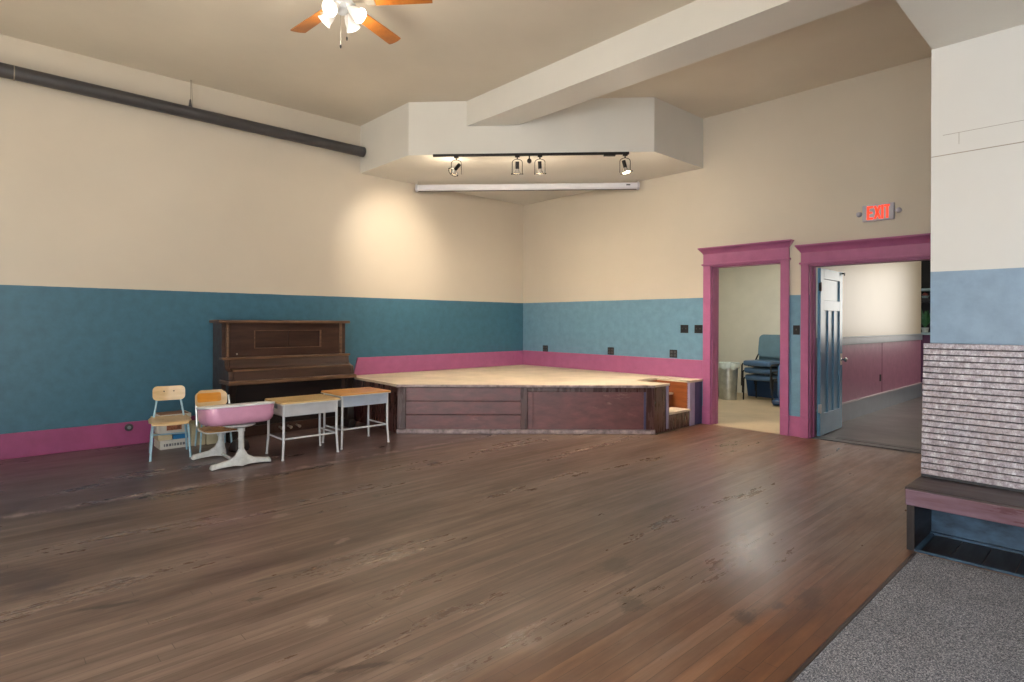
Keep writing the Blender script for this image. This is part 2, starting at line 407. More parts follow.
for a, b in wins:
    wi += 1; f = MB()
    f.box((XE+.04, a, .5), (XE+.12, b, .56)).box((XE+.04, a, 2.84), (XE+.12, b, 2.9))
    for y in (a, b - .06): f.box((XE+.04, y, .56), (XE+.12, y+.06, 2.84))
    struct(f.build('window_%d' % wi, 'windowframe'))
struct(MB().box((-.2, YS-.2, CZ), (XE+.2, .15, CZ+.12)).build('ceiling', 'ceiling'))
f = MB(); f.box((5.4, 8.02, 1.0), (5.46, 8.1, 2.8)).box((7.44, 8.02, 1.0), (7.5, 8.1, 2.8)).box((5.46, 8.02, 1.0), (7.44, 8.1, 1.06)).box((5.46, 8.02, 2.74), (7.44, 8.1, 2.8)); struct(f.build('window_4', 'windowframe'))
# dropped ceiling over the east side and the pier in front of the hall door
struct(MB().box((6.8, YS, LZ), (XE, -2.3, CZ-.001)).build('ceiling_dropped', 'soffit'))
struct(MB().box((6.795, -2.75, 0), (XE, -2.3, LZ)).build('wall_pier', wall_paint('daylit_pier_paint', rgb(203, 200, 194), rgb(124, 149, 172), 1.75)))  # cooler copy of the wall paint, bluish daylight put into its colour
sm = MB().box((6.797, -2.7525, 2.52), (XE, -2.75, 2.526)); sm.box((6.86, -2.7515, 2.655), (XE, -2.75, 2.658)); sm.box((6.945, -2.7515, 2.58), (6.948, -2.75, 2.657))
struct(sm.build('trim_3', simple('seam_shadow_gap', rgb(150, 142, 130), .7)))
# soffit over the stage
SOF = [(0, 0), (0, -3.32), (1.28, -3.32), (3.575, -1.165), (3.60, 0)]
struct(MB().prism(SOF, 3.56, CZ).build('ceiling_soffit', 'soffit'))
# beam
struct(MB().prism([(1.832, -2.80), (XE, -2.80), (XE, -2.35), (2.309, -2.35)], 3.925, CZ).build('ceiling_beam', 'soffit'))
# baseboards
struct(MB().box((0, YS, 0), (.022, -3.5, .256)).build('baseboard_west', 'pinkshaded', bevel=.004))
b = MB().prof_x([(0, .618), (.022, .618), (.022, .872), (0, .872)], -3.42, 0)
o = b.build('trim_1', 'pink')
for v in o.data.vertices:
    if v.co.y < -3.3 and v.co.z > .8: v.co.y += .065
struct(o)
struct(MB().box((.022, -.022, .618), (3.62, 0, .878)).build('trim_2', 'pink'))
struct(MB().box((4.783, -.02, 0), (4.926, 0, .25)).build('baseboard_north', 'pink', bevel=.004))

# door casings
def casing(n, xl0, xl1, xr0, xr1, ztop, zfr, zcap0, zcap1, capx0, capx1):
    m = MB()
    m.box((xl0, -.028, 0), (xl1, 0, ztop + .02)); m.box((xr0, -.028, 0), (xr1, 0, ztop + .02))
    m.box((xl0 - .006, -.034, 0), (xl1 + .002, 0, .25)); m.box((xr0 - .002, -.034, 0), (xr1 + .006, 0, .25))
    m.box((xl0, -.03, ztop - .002), (xr1, 0, zcap0))
    m.box((xl0 - .018, -.045, ztop + .012), (xr1 + .018, 0, ztop + .034))
    # flared cap
    rings = []
    for z, e, d in ((zcap0 - .015, .0, .03), (zcap0 + .01, .014, .045), (zcap1 - .022, .046, .085), (zcap1 - .02, .052, .092), (zcap1, .052, .092)):
        rings.append([(xl0 - e, -d, z), (xr1 + e, -d, z), (xr1 + e, 0, z), (xl0 - e, 0, z)])
    m.loft(rings)
    # jamb lining with a stop
    for x0, x1 in ((xl1 - .0, xl1 + .018), (xr0 - .018, xr0)): m.box((x0, -.0, 0), (x1, .17, ztop))
    m.box((xl1, 0, ztop - .018), (xr0, .17, ztop))
    m.box((xl1 + .018, .075, 0), (xl1 + .03, .12, ztop - .018)); m.box((xr0 - .03, .075, 0), (xr0 - .018, .12, ztop - .018))
    m.box((xl1, .15, 0), (xl1 - .1, .17, ztop)); m.box((xr0, .15, 0), (xr0 + .1, .17, ztop))
    return struct(m.build(n, 'pink', bevel=.003))
casing('trim_4', 3.625, 3.737, 4.685, 4.783, 2.18, 0, 2.36, 2.436, 0, 0)
casing('trim_5', 4.926, 5.018, 6.6, 6.72, 2.11, 0, 2.275, 2.357, 0, 0)
struct(MB().box((5.05, .02, 0), (6.6, .16, .012)).box((5.25, .2, 0), (6.6, .3, .01)).build('trim_6', simple('dark_threshold', rgb(74, 72, 76), .4)))

# back room and hall shells
m = MB(); m.box((1.4, .15, 0), (1.6, 4.0, 3.0)).box((1.4, 3.85, 0), (4.78, 4.0, 3.0)).box((4.72, .15, 0), (4.78, 4.0, 3.0))
struct(m.build('wall_back_room', 'room_wall'))
struct(MB().box((1.4, .15, 3.0), (4.78, 4.0, 3.1)).build('ceiling_back_room', 'room_wall'))
struct(MB().box((4.78, .15, 0), (4.87, 6.05, 3.1)).build('wall_hall_west', 'hall_wall'))
struct(MB().box((7.6, .15, 0), (7.75, 8.15, 3.1)).build('wall_hall_east', 'hall_wall'))
struct(MB().box((4.0, 8.0, 0), (5.4, 8.15, 3.1)).box((7.5, 8.0, 0), (7.75, 8.15, 3.1)).box((5.4, 8.0, 0), (7.5, 8.15, 1.0)).box((5.4, 8.0, 2.8), (7.5, 8.15, 3.1)).box((3.9, 6.05, 0), (4.0, 8.15, 3.1)).build('wall_hall_north', 'hall_wall'))
struct(MB().box((3.9, .15, 3.1), (7.75, 8.15, 3.2)).build('ceiling_hall', 'room_wall'))
m = MB(); m.box((4.87, .3, 1.09), (4.895, 6.05, 1.19)).box((4.87, .3, 1.19), (4.915, 6.05, 1.21)); struct(m.build('trim_7', 'hallgrey', bevel=.004))
m = MB(); m.box((4.87, .3, 0), (4.892, 6.05, .25)); struct(m.build('baseboard_hall', 'hallgrey')); 
struct(MB().box((4.87, .3, .25), (4.897, 6.05, .268)).build('trim_8', simple('pale_base_cap', rgb(196, 190, 196), .35)))
struct(MB().box((4.87, 3.52, .268), (4.873, 3.535, 1.09)).build('trim_9', simple('panel_joint', rgb(120, 60, 92), .5)))

# ------------------------------------------------------------------ hall door
d = empty('door', 'blue-painted panelled door standing open into the grey hallway', 'door', (5.085, .175, 0), radians(2.0))
m = MB(); L = .88; Tn = .038; H0 = 2.085
cols = [(0, .2), (.315, .365), (.48, .53), (.645, .69)]
m.box((-Tn, 0, .01), (0, .13, H0)); m.box((-Tn, L-.12, .01), (0, L, H0))
m.box((-Tn, .13, .01), (0, L-.12, .28)); m.box((-Tn, .13, 1.56), (0, L-.12, 1.69)); m.box((-Tn, .13, H0-.13), (0, L-.12, H0))
for y0, y1 in ((.295, .355), (.52, .58)): m.box((-Tn, y0, .28), (0, y1, 1.56))
m.box((-Tn+.012, .12, .27), (-.016, L-.11, H0-.12))
lf = m.build('leaf', 'doorblue', d, bevel=.003)
k = MB(); k.lathe([(.026, 0), (.026, .006), (.012, .01), (.012, .035), (.028, .045), (.03, .06), (.02, .072), (.003, .076)], 16, T(0, L-.06, .92) @ RY(pi/2))
k.build('knob', 'chrome', d, smooth=True)
MB().box((0, L-.095, .85), (.006, L-.025, 1.0)).build('lock_plate', 'brass', d, bevel=.002)
for z in (1.8, .3):
    h = MB(); h.box((-.02, -.012, z), (.004, .03, z+.1)); h.tube([(.006, -.008, z-.006), (.006, -.008, z+.106)], .008, 8); h.build('hinge', 'blackmetal' if z > 1 else 'galv', d)
h = MB(); h.box((-.01, L-.03, H0-.03), (.03, L, H0-.01)); h.box((.02, L-.02, H0-.05), (.03, L-.005, H0-.01)); h.build('latch', 'blackmetal', d)

# ------------------------------------------------------------------ stage
st = empty('stage', 'low corner stage with pale deck and dark mahogany panelled front', 'stage', (0,0,0))
A = Vector((1.43, -3.565)); B = Vector((3.6, -1.18)); u = (B-A).normalized(); nrm = Vector((u.y, -u.x)); LEN = (B-A).length
FM = Matrix(((u.x, nrm.x, 0, A.x), (u.y, nrm.y, 0, A.y), (0, 0, 1, 0), (0, 0, 0, 1)))   # local: along, out, up
NX, NY0, NY1 = 3.08, -.84, -.33
DZ = .615
body = MB(); ins = .03
body.prism([(.002, -.003), (.002, -3.47), (1.42, -3.53), (3.56, -1.17), (3.56, NY0-.02), (NX-.03, NY0-.02), (NX-.03, NY1+.02), (3.56, NY1+.02), (3.56, -.003)], .002, DZ-.03)
body.build('carcass', 'stagedark', st)
dk = MB(); dk.prism([(.002, -.003), (.002, -3.5), (1.425, -3.575), (3.612, -1.176), (3.612, NY0), (NX, NY0), (NX, NY1), (3.612, NY1), (3.612, -.003)], DZ-.03, DZ)
dk.build('deck', 'stagedeck', st)
m = MB(); m.box((-.01, .0, DZ-.034), (LEN+.01, .03, DZ-.004), FM); m.build('front_edging', 'nosing', st, bevel=.006)
# left planked panel
m = MB()
for z0, z1 in ((.045, .232), (.238, .402), (.408, .575)): m.box((.1, -.02, z0), (1.55, .0, z1), FM)
m.build('planked_panel', 'stagewood', st, bevel=.004)
m = MB(); m.box((1.62, -.02, .04), (3.14, -.004, .575), FM); m.build('framed_panel', 'stagewood', st)
def rail(n, a, b, z0, z1, mat='stagedark', out=.016): 
    q = MB(); q.box((a, -.015, z0), (b, out, z1), FM); return q.build(n, mat, st, bevel=.005)
rail('corner_post', 0, .108, .03, .58)
rail('middle_post', 1.545, 1.632, .03, .58)
rail('corner_post', 3.12, LEN, .03, .58)
rail('top_rail', 1.632, 3.12, .525, .58)
rail('panel_stile', 1.632, 1.7, .04, .525, 'stagewood', .01)
rail('panel_stile', 3.095, 3.12, .04, .525, 'indigo', .01)
m = MB(); m.box((-.005, -.01, .0), (LEN+.01, .03, .055), FM); m.build('base_strip', 'nosing', st, bevel=.008)
# south side
m = MB(); m.prism([(.005, -3.47), (.005, -3.495), (1.425, -3.568), (1.42, -3.535)], .003, .58); m.build('side_panel', 'stagedark', st)
# east end piece and step notch
m = MB(); m.box((3.56, -1.175, .003), (3.6, NY0, DZ-.03)); m.build('end_panel', 'stagedark', st)
MB().box((3.598, -.905, .03), (3.612, -.865, DZ-.03)).build('end_strip', 'mauve', st)
m = MB(); m.box((NX, NY0-.02, .0), (3.57, NY0, DZ-.03)); m.build('notch_panel', 'stagedark', st)
m = MB(); m.box((NX, NY1, .0), (3.57, NY1+.02, DZ-.03)); m.build('notch_panel', 'stepwood', st)
m = MB(); m.box((NX-.02, NY0, .0), (NX, NY1, DZ-.03)); m.build('riser', 'stepwood', st)
m = MB(); m.box((3.335, NY0, .205), (3.615, NY1, .23)); m.build('tread', 'stagedeck', st)
m = MB(); m.box((3.585, NY0, .0), (3.6, NY1, .205)); m.build('riser', 'stagedark', st)
m = MB(); m.box((NX, NY0, .405), (3.35, NY1, .43)); m.build('tread', 'stagedeck', st)
m = MB(); m.box((3.325, NY0, .23), (3.335, NY1, .405)); m.build('riser', 'stepwood', st)
MB().box((3.56, NY1, .0), (3.604, -.2, DZ-.005)).build('end_post', 'mauve', st)
MB().box((3.56, -.2, .0), (3.6, -.003, DZ-.005)).build('end_post', 'indigo', st)

# ------------------------------------------------------------------ piano
p = empty('upright_piano', 'old dark-stained upright piano against the teal wall', 'piano', (.05, -4.53, 0))
hw = .785
m = MB(); m.box((.0, -hw-.045, 1.372), (.40, hw+.045, 1.408)); m.build('lid', 'pianoedge', p, bevel=.008)
for s in (-1, 1):
    y0, y1 = sorted((s*hw, s*(hw-.045)))
    m = MB(); m.box((0, y0, .0), (.345, y1, 1.372)); m.build('side', 'piano', p, bevel=.004)
    y0, y1 = sorted((s*(hw-.05), s*(hw-.082)))
    MB().box((.30, y0, .92), (.35, y1, 1.372)).build('pilaster', 'pianoedge', p, bevel=.006)
    # curved cheek carrying the keys
    y0, y1 = sorted((s*(hw), s*(hw-.05)))
    c = MB(); c.prof_x([(.30, .70), (.30, .955), (.44, .955), (.45, .93), (.45, .89), (.47, .845), (.51, .825), (.575, .815), (.585, .80), (.60, .70)], y0, y1); c.build('cheek', 'piano', p, bevel=.005)
    y0, y1 = sorted((s*(hw-.0), s*(hw-.09)))
    c = MB(); c.prof_x([(.50, .10), (.60, .10), (.615, .2), (.57, .3), (.56, .5), (.60, .62), (.615, .655), (.50, .655)], y0, y1); c.build('leg', 'pianodark', p, bevel=.008)
    c = MB(); c.box((.3, y0, .0), (.64, y1, .10)); c.build('toe_block', 'pianodark', p, bevel=.012)
# upper panel with a sunken middle panel in two halves
m = MB(); a, b_ = hw-.082, 1.372
py0, py1, pz0, pz1 = -.41, .45, 1.06, 1.285
m.box((.29, -a, .95), (.33, py0, b_)).box((.29, py1, .95), (.33, a, b_)).box((.29, py0, .95), (.33, py1, pz0)).box((.29, py0, pz1), (.33, py1, b_))
m.build('upper_panel', 'piano', p)
m = MB(); m.box((.285, py0, pz0), (.308, .018, pz1)).box((.285, .022, pz0), (.308, py1, pz1)); m.build('inner_panel', 'piano', p)
m = MB()
for q in ((py0, py1, pz0, pz0+.008), (py0, py1, pz1-.008, pz1)): m.box((.30, q[0], q[2]), (.335, q[1], q[3]))
for q in ((py0, py0+.012), (py1-.016, py1)): m.box((.30, q[0], pz0), (.335, q[1], pz1))
m.build('panel_bead', 'pianoedge', p)
k = MB(); k.lathe([(.011, 0), (.011, .004), (.004, .005)], 12, T(.33, -.61, 1.0) @ RY(pi/2)); k.build('lid_lock', 'brass', p)
# folded key cover in two boards and the key bed
m = MB(); m.box((.31, -hw-.02, .94), (.455, hw+.02, .965)); m.build('music_ledge', 'pianoedge', p, bevel=.006)
m = MB(); m.prof_x([(.40, .94), (.445, .94), (.475, .845), (.545, .825), (.54, .80), (.40, .80)], -hw+.052, hw-.052); m.build('key_cover', 'piano', p, bevel=.004)
m = MB(); m.box((.50, -hw+.052, .808), (.583, hw-.052, .828)); m.build('cover_edge', 'pianoedge', p, bevel=.006)
m = MB(); m.prof_x([(.5, .808), (.575, .808), (.60, .70), (.5, .70)], -hw+.052, hw-.052); m.build('fall_board', 'piano', p)
m = MB(); m.box((.28, -hw-.015, .655), (.645, hw+.015, .703)); m.build('key_bed', 'pianoedge', p, bevel=.01)
m = MB(); m.box((.30, -hw+.045, .12), (.335, hw-.045, .655)); m.build('lower_panel', 'pianodark', p)
m = MB(); m.box((.05, -hw, .0), (.36, hw, .12)); m.build('bottom_board', 'piano', p, bevel=.006)
for y in (-.11, 0.0, .11):
    q = MB(); q.tube([(.33, y, .075), (.42, y, .072), (.46, y, .068)], [.012, .014, .02], 8); q.build('pedal', 'brass', p, smooth=True)

# ------------------------------------------------------------------ student desks
def desk(label, x0, x1, y0, y1, z, top, box, openend):
    t = empty('school_desk', label, 'desk', ((x0+x1)/2, (y0+y1)/2, 0), 0, 'steel school desks in front of the piano')
    hx, hy = (x1-x0)/2, (y1-y0)/2
    m = MB(); m.prism(rrect(2*hx+.05, 2*hy+.04, .02), z-.02, z); m.build('desktop', top, t, bevel=.004)
    m = MB(); m.prism(rrect(2*hx+.056, 2*hy+.046, .022), z-.024, z-.016); m.build('top_edging', 'paper', t)
    zb = z - .145; w = .008; q = MB()
    q.box((-hx+.01, -hy+.01, zb), (hx-.01, hy-.01, zb+w))                       # bottom
    q.box((hx-.012, -hy+.01, zb), (hx-.002, hy-.01, z-.022))                    # long face
    q.box((-hx+.01, hy-.018, zb), (hx-.01, hy-.01, z-.022))                     # far end
    q.box((-hx+.01, -hy+.01, zb), (-hx+.018, hy-.01, z-.022))
    if openend: q.box((-hx+.01, -hy+.01, zb), (hx-.01, -hy+.018, zb+.06)).box((.04, -hy+.01, zb+.06), (hx-.01, -hy+.018, z-.022))
    else: q.box((-hx+.01, -hy+.01, zb), (hx-.01, -hy+.018, z-.022))
    q.build('book_box', box, t)
    for sx in (-1, 1):
        for sy in (-1, 1):
            l = MB(); l.tube([(sx*(hx-.012), sy*(hy-.012), z-.024), (sx*(hx-.012), sy*(hy-.012), .2), (sx*hx, sy*hy, .012)], [.0125, .0125, .0105], 10)
            l.tube([(sx*hx, sy*hy, .014), (sx*hx, sy*hy, 0)], .014, 10); l.build('leg', 'whitemetal', t, smooth=True)
    zs = .205
    for sy in (-1, 1):
        l = MB(); l.tube([(-hx+.012, sy*(hy-.012), zs), (hx-.012, sy*(hy-.012), zs)], .009, 8); l.build('side_stretcher', 'whitemetal', t, smooth=True)
    l = MB(); l.tube([(hx-.03, -hy+.012, zs), (hx-.03, hy-.012, zs)], .009, 8); l.build('long_stretcher', 'whitemetal', t, smooth=True)
    return t
desk('tan-topped school desk with grey steel box, beside the pink desk', 1.485, 1.915, -5.19, -4.60, .58, 'desktop', 'greybox', True)
desk('orange-topped school desk with bluish steel box, beside the stage', 1.36, 1.82, -4.51, -3.925, .60, 'desktop2', 'bluebox', False)

# ------------------------------------------------------------------ school chairs
def chair(label, loc, sc=1., rz=0):
    t = empty('school_chair', label, 'chair', loc, rz, 'blue-legged school chairs')
    def sz(*q): return tuple(v*sc for v in q)
    # seat: plywood sheet rolled down at the front
    sx = [-.42, -.39, -.30, -.18, -.06, .0, .025]; szv = [.372, .366, .358, .357, .362, .36, .345]
    q = MB(); rings = []
    for x, z in zip(sx, szv):
        w = .19 if -.35 < x < -.02 else .165
        rings.append([sz(x, -w, z + .004), sz(x, -w*.4, z - .004), sz(x, w*.4, z - .004), sz(x, w, z + .004), sz(x, w, z + .018), sz(x, w*.4, z + .01), sz(x, -w*.4, z + .01), sz(x, -w, z + .018)])
    q.loft(rings); q.build('seat', 'ply', t, bevel=.004*sc, smooth=True)
    # backrest
    q = MB(); Bm = T(-.415*sc, 0, .625*sc) @ RY(radians(-8)); n = 10
    cpanel(q, Bm, .30*sc, .15*sc, .045*sc, .012*sc, 1.0/sc); bk = q.build('backrest', 'ply', t, smooth=True)
    for py in (-.045, .045):
        q = MB(); q.lathe([(.007*sc, 0), (.007*sc, .004*sc), (.002*sc, .005*sc)], 10, Bm @ T(.006*sc + py*py/sc*sc, py*sc, .02*sc) @ RY(pi/2)); q.build('screw', 'blackmetal', bk)
    for s in (-1, 1):
        q = MB(); q.tube([sz(-.06, s*.13, .345), sz(-.03, s*.155, .33), sz(.0, s*.175, .012)], .0105*sc, 10)
        q.tube([sz(.0, s*.175, .014), sz(.001, s*.1755, 0)], .012*sc, 10); q.build('leg', 'bluemetal', t, smooth=True)
        q = MB(); q.tube([sz(-.425, s*.10, .66), sz(-.412, s*.112, .54), sz(-.385, s*.145, .34), sz(-.40, s*.16, .2), sz(-.435, s*.17, 0)], .0105*sc, 10); q.build('leg', 'bluemetal', t, smooth=True)
        q = MB(); q.tube([sz(-.385, s*.145, .335), sz(-.2, s*.14, .338), sz(-.05, s*.135, .34)], .009*sc, 8); q.build('seat_rail', 'bluemetal', t, smooth=True)
    q = MB(); q.tube([sz(-.22, -.14, .337), sz(-.22, .14, .337)], .008*sc, 8); q.build('cross_rail', 'bluemetal', t, smooth=True)
    q = MB(); q.tube([sz(-.4, -.16, .19), sz(-.4, .16, .19)], .008*sc, 8); q.build('cross_rail', 'bluemetal', t, smooth=True)
    return t
chair('pale plywood school chair with light blue legs in front of the stacked books', (1.10, -6.0, 0), 1.0, radians(-10))
chair('small blue-legged school chair hidden behind the pink desk', (.985, -5.54, 0), .885, radians(-7))

# ------------------------------------------------------------------ pink pedestal desk with attached seat
pk = empty('pedestal_school_desk', 'pink steel school desk with attached wooden seat on white cast pedestals', 'desk', (1.85, -5.57, 0))
cx, cy = -.02, -.035     # tub centre in local frame
TM = T(cx, 0, .50) @ RY(radians(-6)) @ T(-cx, 0, -.50)
q = MB(); rings = []
for z, ins_, r in ((.408, .09, .07), (.412, .055, .08), (.425, .026, .09), (.45, .008, .1), (.48, .0, .1), (.575, -.004, .1)):
    rings.append([TM @ Vector((x, y, z)) for x, y in rrect(.43 - 2*ins_, .61 - 2*ins_, r, 6, cx, cy)])
q.loft(rings); tub = q.build('tub', 'pinksteel', pk, smooth=True)
q = MB(); rings = []
for z, e in ((.575, .004), (.578, .014), (.590, .016), (.596, .010), (.597, .0)):
    rings.append([TM @ Vector((x, y, z)) for x, y in rrect(.43 + 2*e, .61 + 2*e, .1 + e, 6, cx, cy)])
q.loft(rings); q.build('rim', 'white', pk, smooth=True)
def pedestal(px, py, ztop, colr, both=True):
    q = MB(); q.tube([(px, py, .10), (px, py, ztop)], colr, 14); q.tube([(px, py, ztop-.05), (px, py, ztop-.01)], colr*1.3, 14)
    q.build('column', 'castwhite', pk, smooth=True)
    # cast T foot: two tapering arms rising into the column
    prof = [(-.275, .004, .030, .034), (-.265, .004, .05, .036), (-.20, .012, .058, .032), (-.12, .016, .072, .03), (-.06, .016, .105, .032), (-.025, .01, .165, .034), (0, .004, .19, .038), (.025, .01, .165, .034), (.06, .016, .105, .032), (.12, .016, .072, .03), (.20, .012, .058, .032), (.265, .004, .05, .036), (.275, .004, .030, .034)]
    if not both: prof = prof[:8] + [(.05, .02, .03, .02)]
    rings = []
    for y, z0, z1, w in prof: rings.append([(px - w, py + y, z0), (px + w, py + y, z0), (px + w*.9, py + y, z0 + (z1-z0)*.6), (px + w*.45, py + y, z1), (px - w*.45, py + y, z1), (px - w*.9, py + y, z0 + (z1-z0)*.6)])
    q = MB(); q.loft(rings); q.build('foot', 'castwhite', pk, bevel=.006)
    for s in ((-1, 1) if both else (-1,)):
        q = MB(); q.box((px-.03, py+s*.255-.015, 0), (px+.03, py+s*.255+.015, .008)); q.build('foot_pad', 'black', pk)
pedestal(.01, 0, .385, .026)
pedestal(-.57, -.01, .262, .028, False)
q = MB(); q.lathe([(.05, .372), (.12, .388), (.15, .402), (.14, .414)], 24, T(0, -.02, 0)); q.build('mounting_plate', 'castwhite', pk, smooth=True)
q = MB(); q.tube([(-.56, -.005, .025), (-.3, -.002, .02), (.0, 0, .025)], .016, 10); q.build('connecting_bar', 'castwhite', pk, smooth=True)
# seat
sc_ = (-.57, -.02)
q = MB(); q.lathe([(.03, .25), (.09, .262), (.15, .275)], 20, T(sc_[0], sc_[1], 0)); q.build('seat_pan', 'castwhite', pk, smooth=True)
q = MB(); q.prism(rrect(.36, .37, .09, 6, sc_[0]+.01, sc_[1]), .268, .282); q.build('seat_edge', 'castwhite', pk, bevel=.005)
q = MB(); q.prism(rrect(.345, .355, .085, 6, sc_[0]+.01, sc_[1]), .281, .293); q.build('seat', 'seatwood', pk, bevel=.004)
for s in (-1, 1):
    q = MB(); y = sc_[1] + s*.165; q.tube([(sc_[0]-.05, y-s*.03, .27), (sc_[0]-.17, y, .275), (sc_[0]-.205, y, .30), (sc_[0]-.235, y, .5), (sc_[0]-.245, y-s*.01, .6)], .012, 8); q.build('back_bracket', 'galv', pk, smooth=True)
q = MB(); Bm = T(sc_[0]-.232, sc_[1]-.025, .57) @ RY(radians(-7))
cpanel(q, Bm, .31, .16, .05, .014, .9); bk = q.build('backrest', 'ply', pk, smooth=True)
q = MB(); cpanel(q, Bm @ T(.0085, -.02, .018), .235, .095, .02, .003, .9, 14, -.02); q.build('worn_panel', 'plyorange', bk, smooth=True)

# ------------------------------------------------------------------ things stacked behind the chairs
def openbox(name, label, cat, x0, x1, y0, y1, z0, z1, mat, inner, group=None):
    t = empty(name, label, cat, ((x0+x1)/2, (y0+y1)/2, z0), 0, group); hx, hy, h = (x1-x0)/2, (y1-y0)/2, z1-z0; w = .006
    q = MB(); q.box((-hx, -hy, 0), (hx, hy, w)).box((-hx, -hy, w), (-hx+w, hy, h)).box((hx-w, -hy, w), (hx, hy, h)).box((-hx+w, -hy, w), (hx-w, -hy+w, h)).box((-hx+w, hy-w, w), (hx-w, hy, h)); q.build('carton', mat, t)
    MB().box((-hx+w*1.2, -hy+w*1.2, w*1.1), (hx-w*1.2, hy-w*1.2, h*inner)).build('filling', 'brownbook', t)
    return t
wb = empty('flat_box', 'flat white box with grey printing on the floor at the bottom of the stack', 'box', (.42, -5.84, 0))
MB().box((-.14, -.14, 0), (.14, .14, .095)).build('box_body', 'paper', wb, bevel=.003)
q = MB(); random.seed(3); y = -.105
while y < .08:
    w = random.choice((.012, .018, .022)); q.box((.14, y, .03), (.1415, y+w, .058)); y += w + .008
q.build('printing', 'greyprint', wb)
tag(MB().box((-.11, -.01, 0), (.12, .15, .05)).build('blue_book', 'bookblue', None, bevel=.004, loc=(.42, -5.84, .0952)), 'bright blue book lying on the flat white box', 'book')
tag(MB().box((-.11, -.155, 0), (.12, -.02, .055)).build('brown_book', 'card', None, bevel=.004, loc=(.42, -5.84, .0952)), 'tan book lying beside the blue book on the flat white box', 'book')
tb = empty('picture_tub', 'white rounded tub with brown picture, on the books below the flat tray', 'tub', (.42, -5.845, .1505))
q = MB(); rings = []
for z, e in ((0, .02), (.012, .004), (.05, 0), (.17, -.006)): rings.append([(x, y, z) for x, y in rrect(.24 - 2*e, .30 - 2*e, .05, 5)])
q.loft(rings); q.build('tub_body', 'paper', tb, smooth=True)
MB().box((.117, -.07, .05), (.1275, .075, .135)).build('picture', 'brownprint', tb)
ty = empty('shallow_tray', 'shallow white tray holding brown books on top of the stack', 'tray', (.42, -5.83, .3212))
q = MB(); q.box((-.13, -.155, 0), (.13, .155, .006)).box((.124, -.155, .006), (.13, .155, .05)).box((-.13, -.155, .006), (-.124, .155, .05)).box((-.124, -.155, .006), (.124, -.149, .05)).box((-.124, .149, .006), (.124, .155, .05)); q.build('tray_body', 'paper', ty)
MB().box((-.11, -.14, .0065), (.11, .135, .055)).build('books_inside', 'brownbook', ty, bevel=.004)
openbox('open_carton', 'open beige cardboard carton on the floor between the two chairs', 'box', .30, .56, -5.675, -5.535, 0, .245, 'card', .8)
tag(MB().box((-.11, -.065, 0), (.11, .09, .125)).build('low_carton', 'card', None, bevel=.004, loc=(.475, -5.46, 0)), 'low closed beige carton behind the attached seat', 'box')
bg = empty('leather_bag', 'small dark brown bag slumped on the floor beneath the attached seat', 'bag', (1.14, -5.36, 0), radians(15))
q = MB(); rings = []
for z, wx, wy in ((0, .09, .10), (.03, .1, .115), (.08, .085, .1), (.115, .05, .085), (.125, .03, .07)): rings.append([(x + z*.2, y, z) for x, y in rrect(2*wx*.8, 2*wy*.8, .04*wx/.1, 5)])
q.loft(rings); q.build('bag_body', 'darkbag', bg, smooth=True)
MB().tube([(.0, -.05, .115), (.03, -.03, .15), (.03, .03, .15), (.0, .05, .115)], .006, 8).build('handle', 'darkbag', bg, smooth=True)

# ------------------------------------------------------------------ carpet and bench
cp = empty('carpet', 'grey speckled carpet on the floor at lower right', 'carpet', (8.7, -6.9, 0))
MB().box((-1.86, -3.68, .001), (1.88, 3.60, .014)).build('pile', 'carpet', cp)
MB().prof_x([(-1.885, .0), (-1.855, .0), (-1.855, .017), (-1.87, .015)], -3.68, 3.60).build('edge_strip', simple('dark_carpet_trim', rgb(52, 42, 40), .45), cp)

bn = empty('bench', 'built-in bench with dark top and slatted varnished back', 'bench', (6.795, -3.235, 0))
BX = 3.6
def tilt(z): return .375 + (z-.385)/.885*.06   # local y of the back's front face
q = MB(); n = 22; z = .40; hgt = (1.272-.40)/n
for i in range(n):
    za, zb2 = .40 + i*hgt + .0045, .40 + (i+1)*hgt - .0015
    xa = -.028
    q.prof_x([(0,0)], 0, 0) if False else None
    ya, yb2 = tilt(za), tilt(zb2)
    vs = [[(x, ya+.02, za), (x, ya-.0, za), (x, yb2-.0, zb2), (x, yb2+.02, zb2)] for x in (xa, BX)]
    q.loft(vs)
q.build('slat_back', 'slats', bn, bevel=.003)
q = MB(); q.loft([[(x, tilt(.385)+.008, .385), (x, tilt(1.27)+.008, 1.27), (x, .483, 1.27), (x, .483, .385)] for x in (-.026, BX)]); q.build('back_board', 'shelfdark', bn)
q = MB(); q.box((-.03, .0, .362), (BX, .47, .388)); q.build('seat', 'benchtop', bn, bevel=.004)
q = MB(); q.prof_x([(0, 0)], 0, 0) if False else None
q.loft([[(x, -.004, .375), (x, .018, .375), (x, .022, .275), (x, .004, .275)] for x in (-.028, BX)]); q.build('fascia', 'benchface', bn, bevel=.005)
q = MB(); q.box((-.02, .005, .0), (.02, .46, .362)); q.build('end_panel', 'pianodark', bn)
q = MB(); q.box((.02, .44, .015), (BX, .46, .362)); q.build('back_panel', 'benchblue', bn)
q = MB(); q.box((.02, .405, .0), (BX, .44, .02)); q.build('base_strip', 'benchblue', bn)
q = MB(); q.box((.02, .0, .0), (BX, .02, .012)).box((.02, .02, .0), (.045, .405, .014)); q.build('floor_strip', 'benchblue', bn)
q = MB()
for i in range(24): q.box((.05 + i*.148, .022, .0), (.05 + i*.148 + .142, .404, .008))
q.build('inner_floor', 'pianodark', bn)

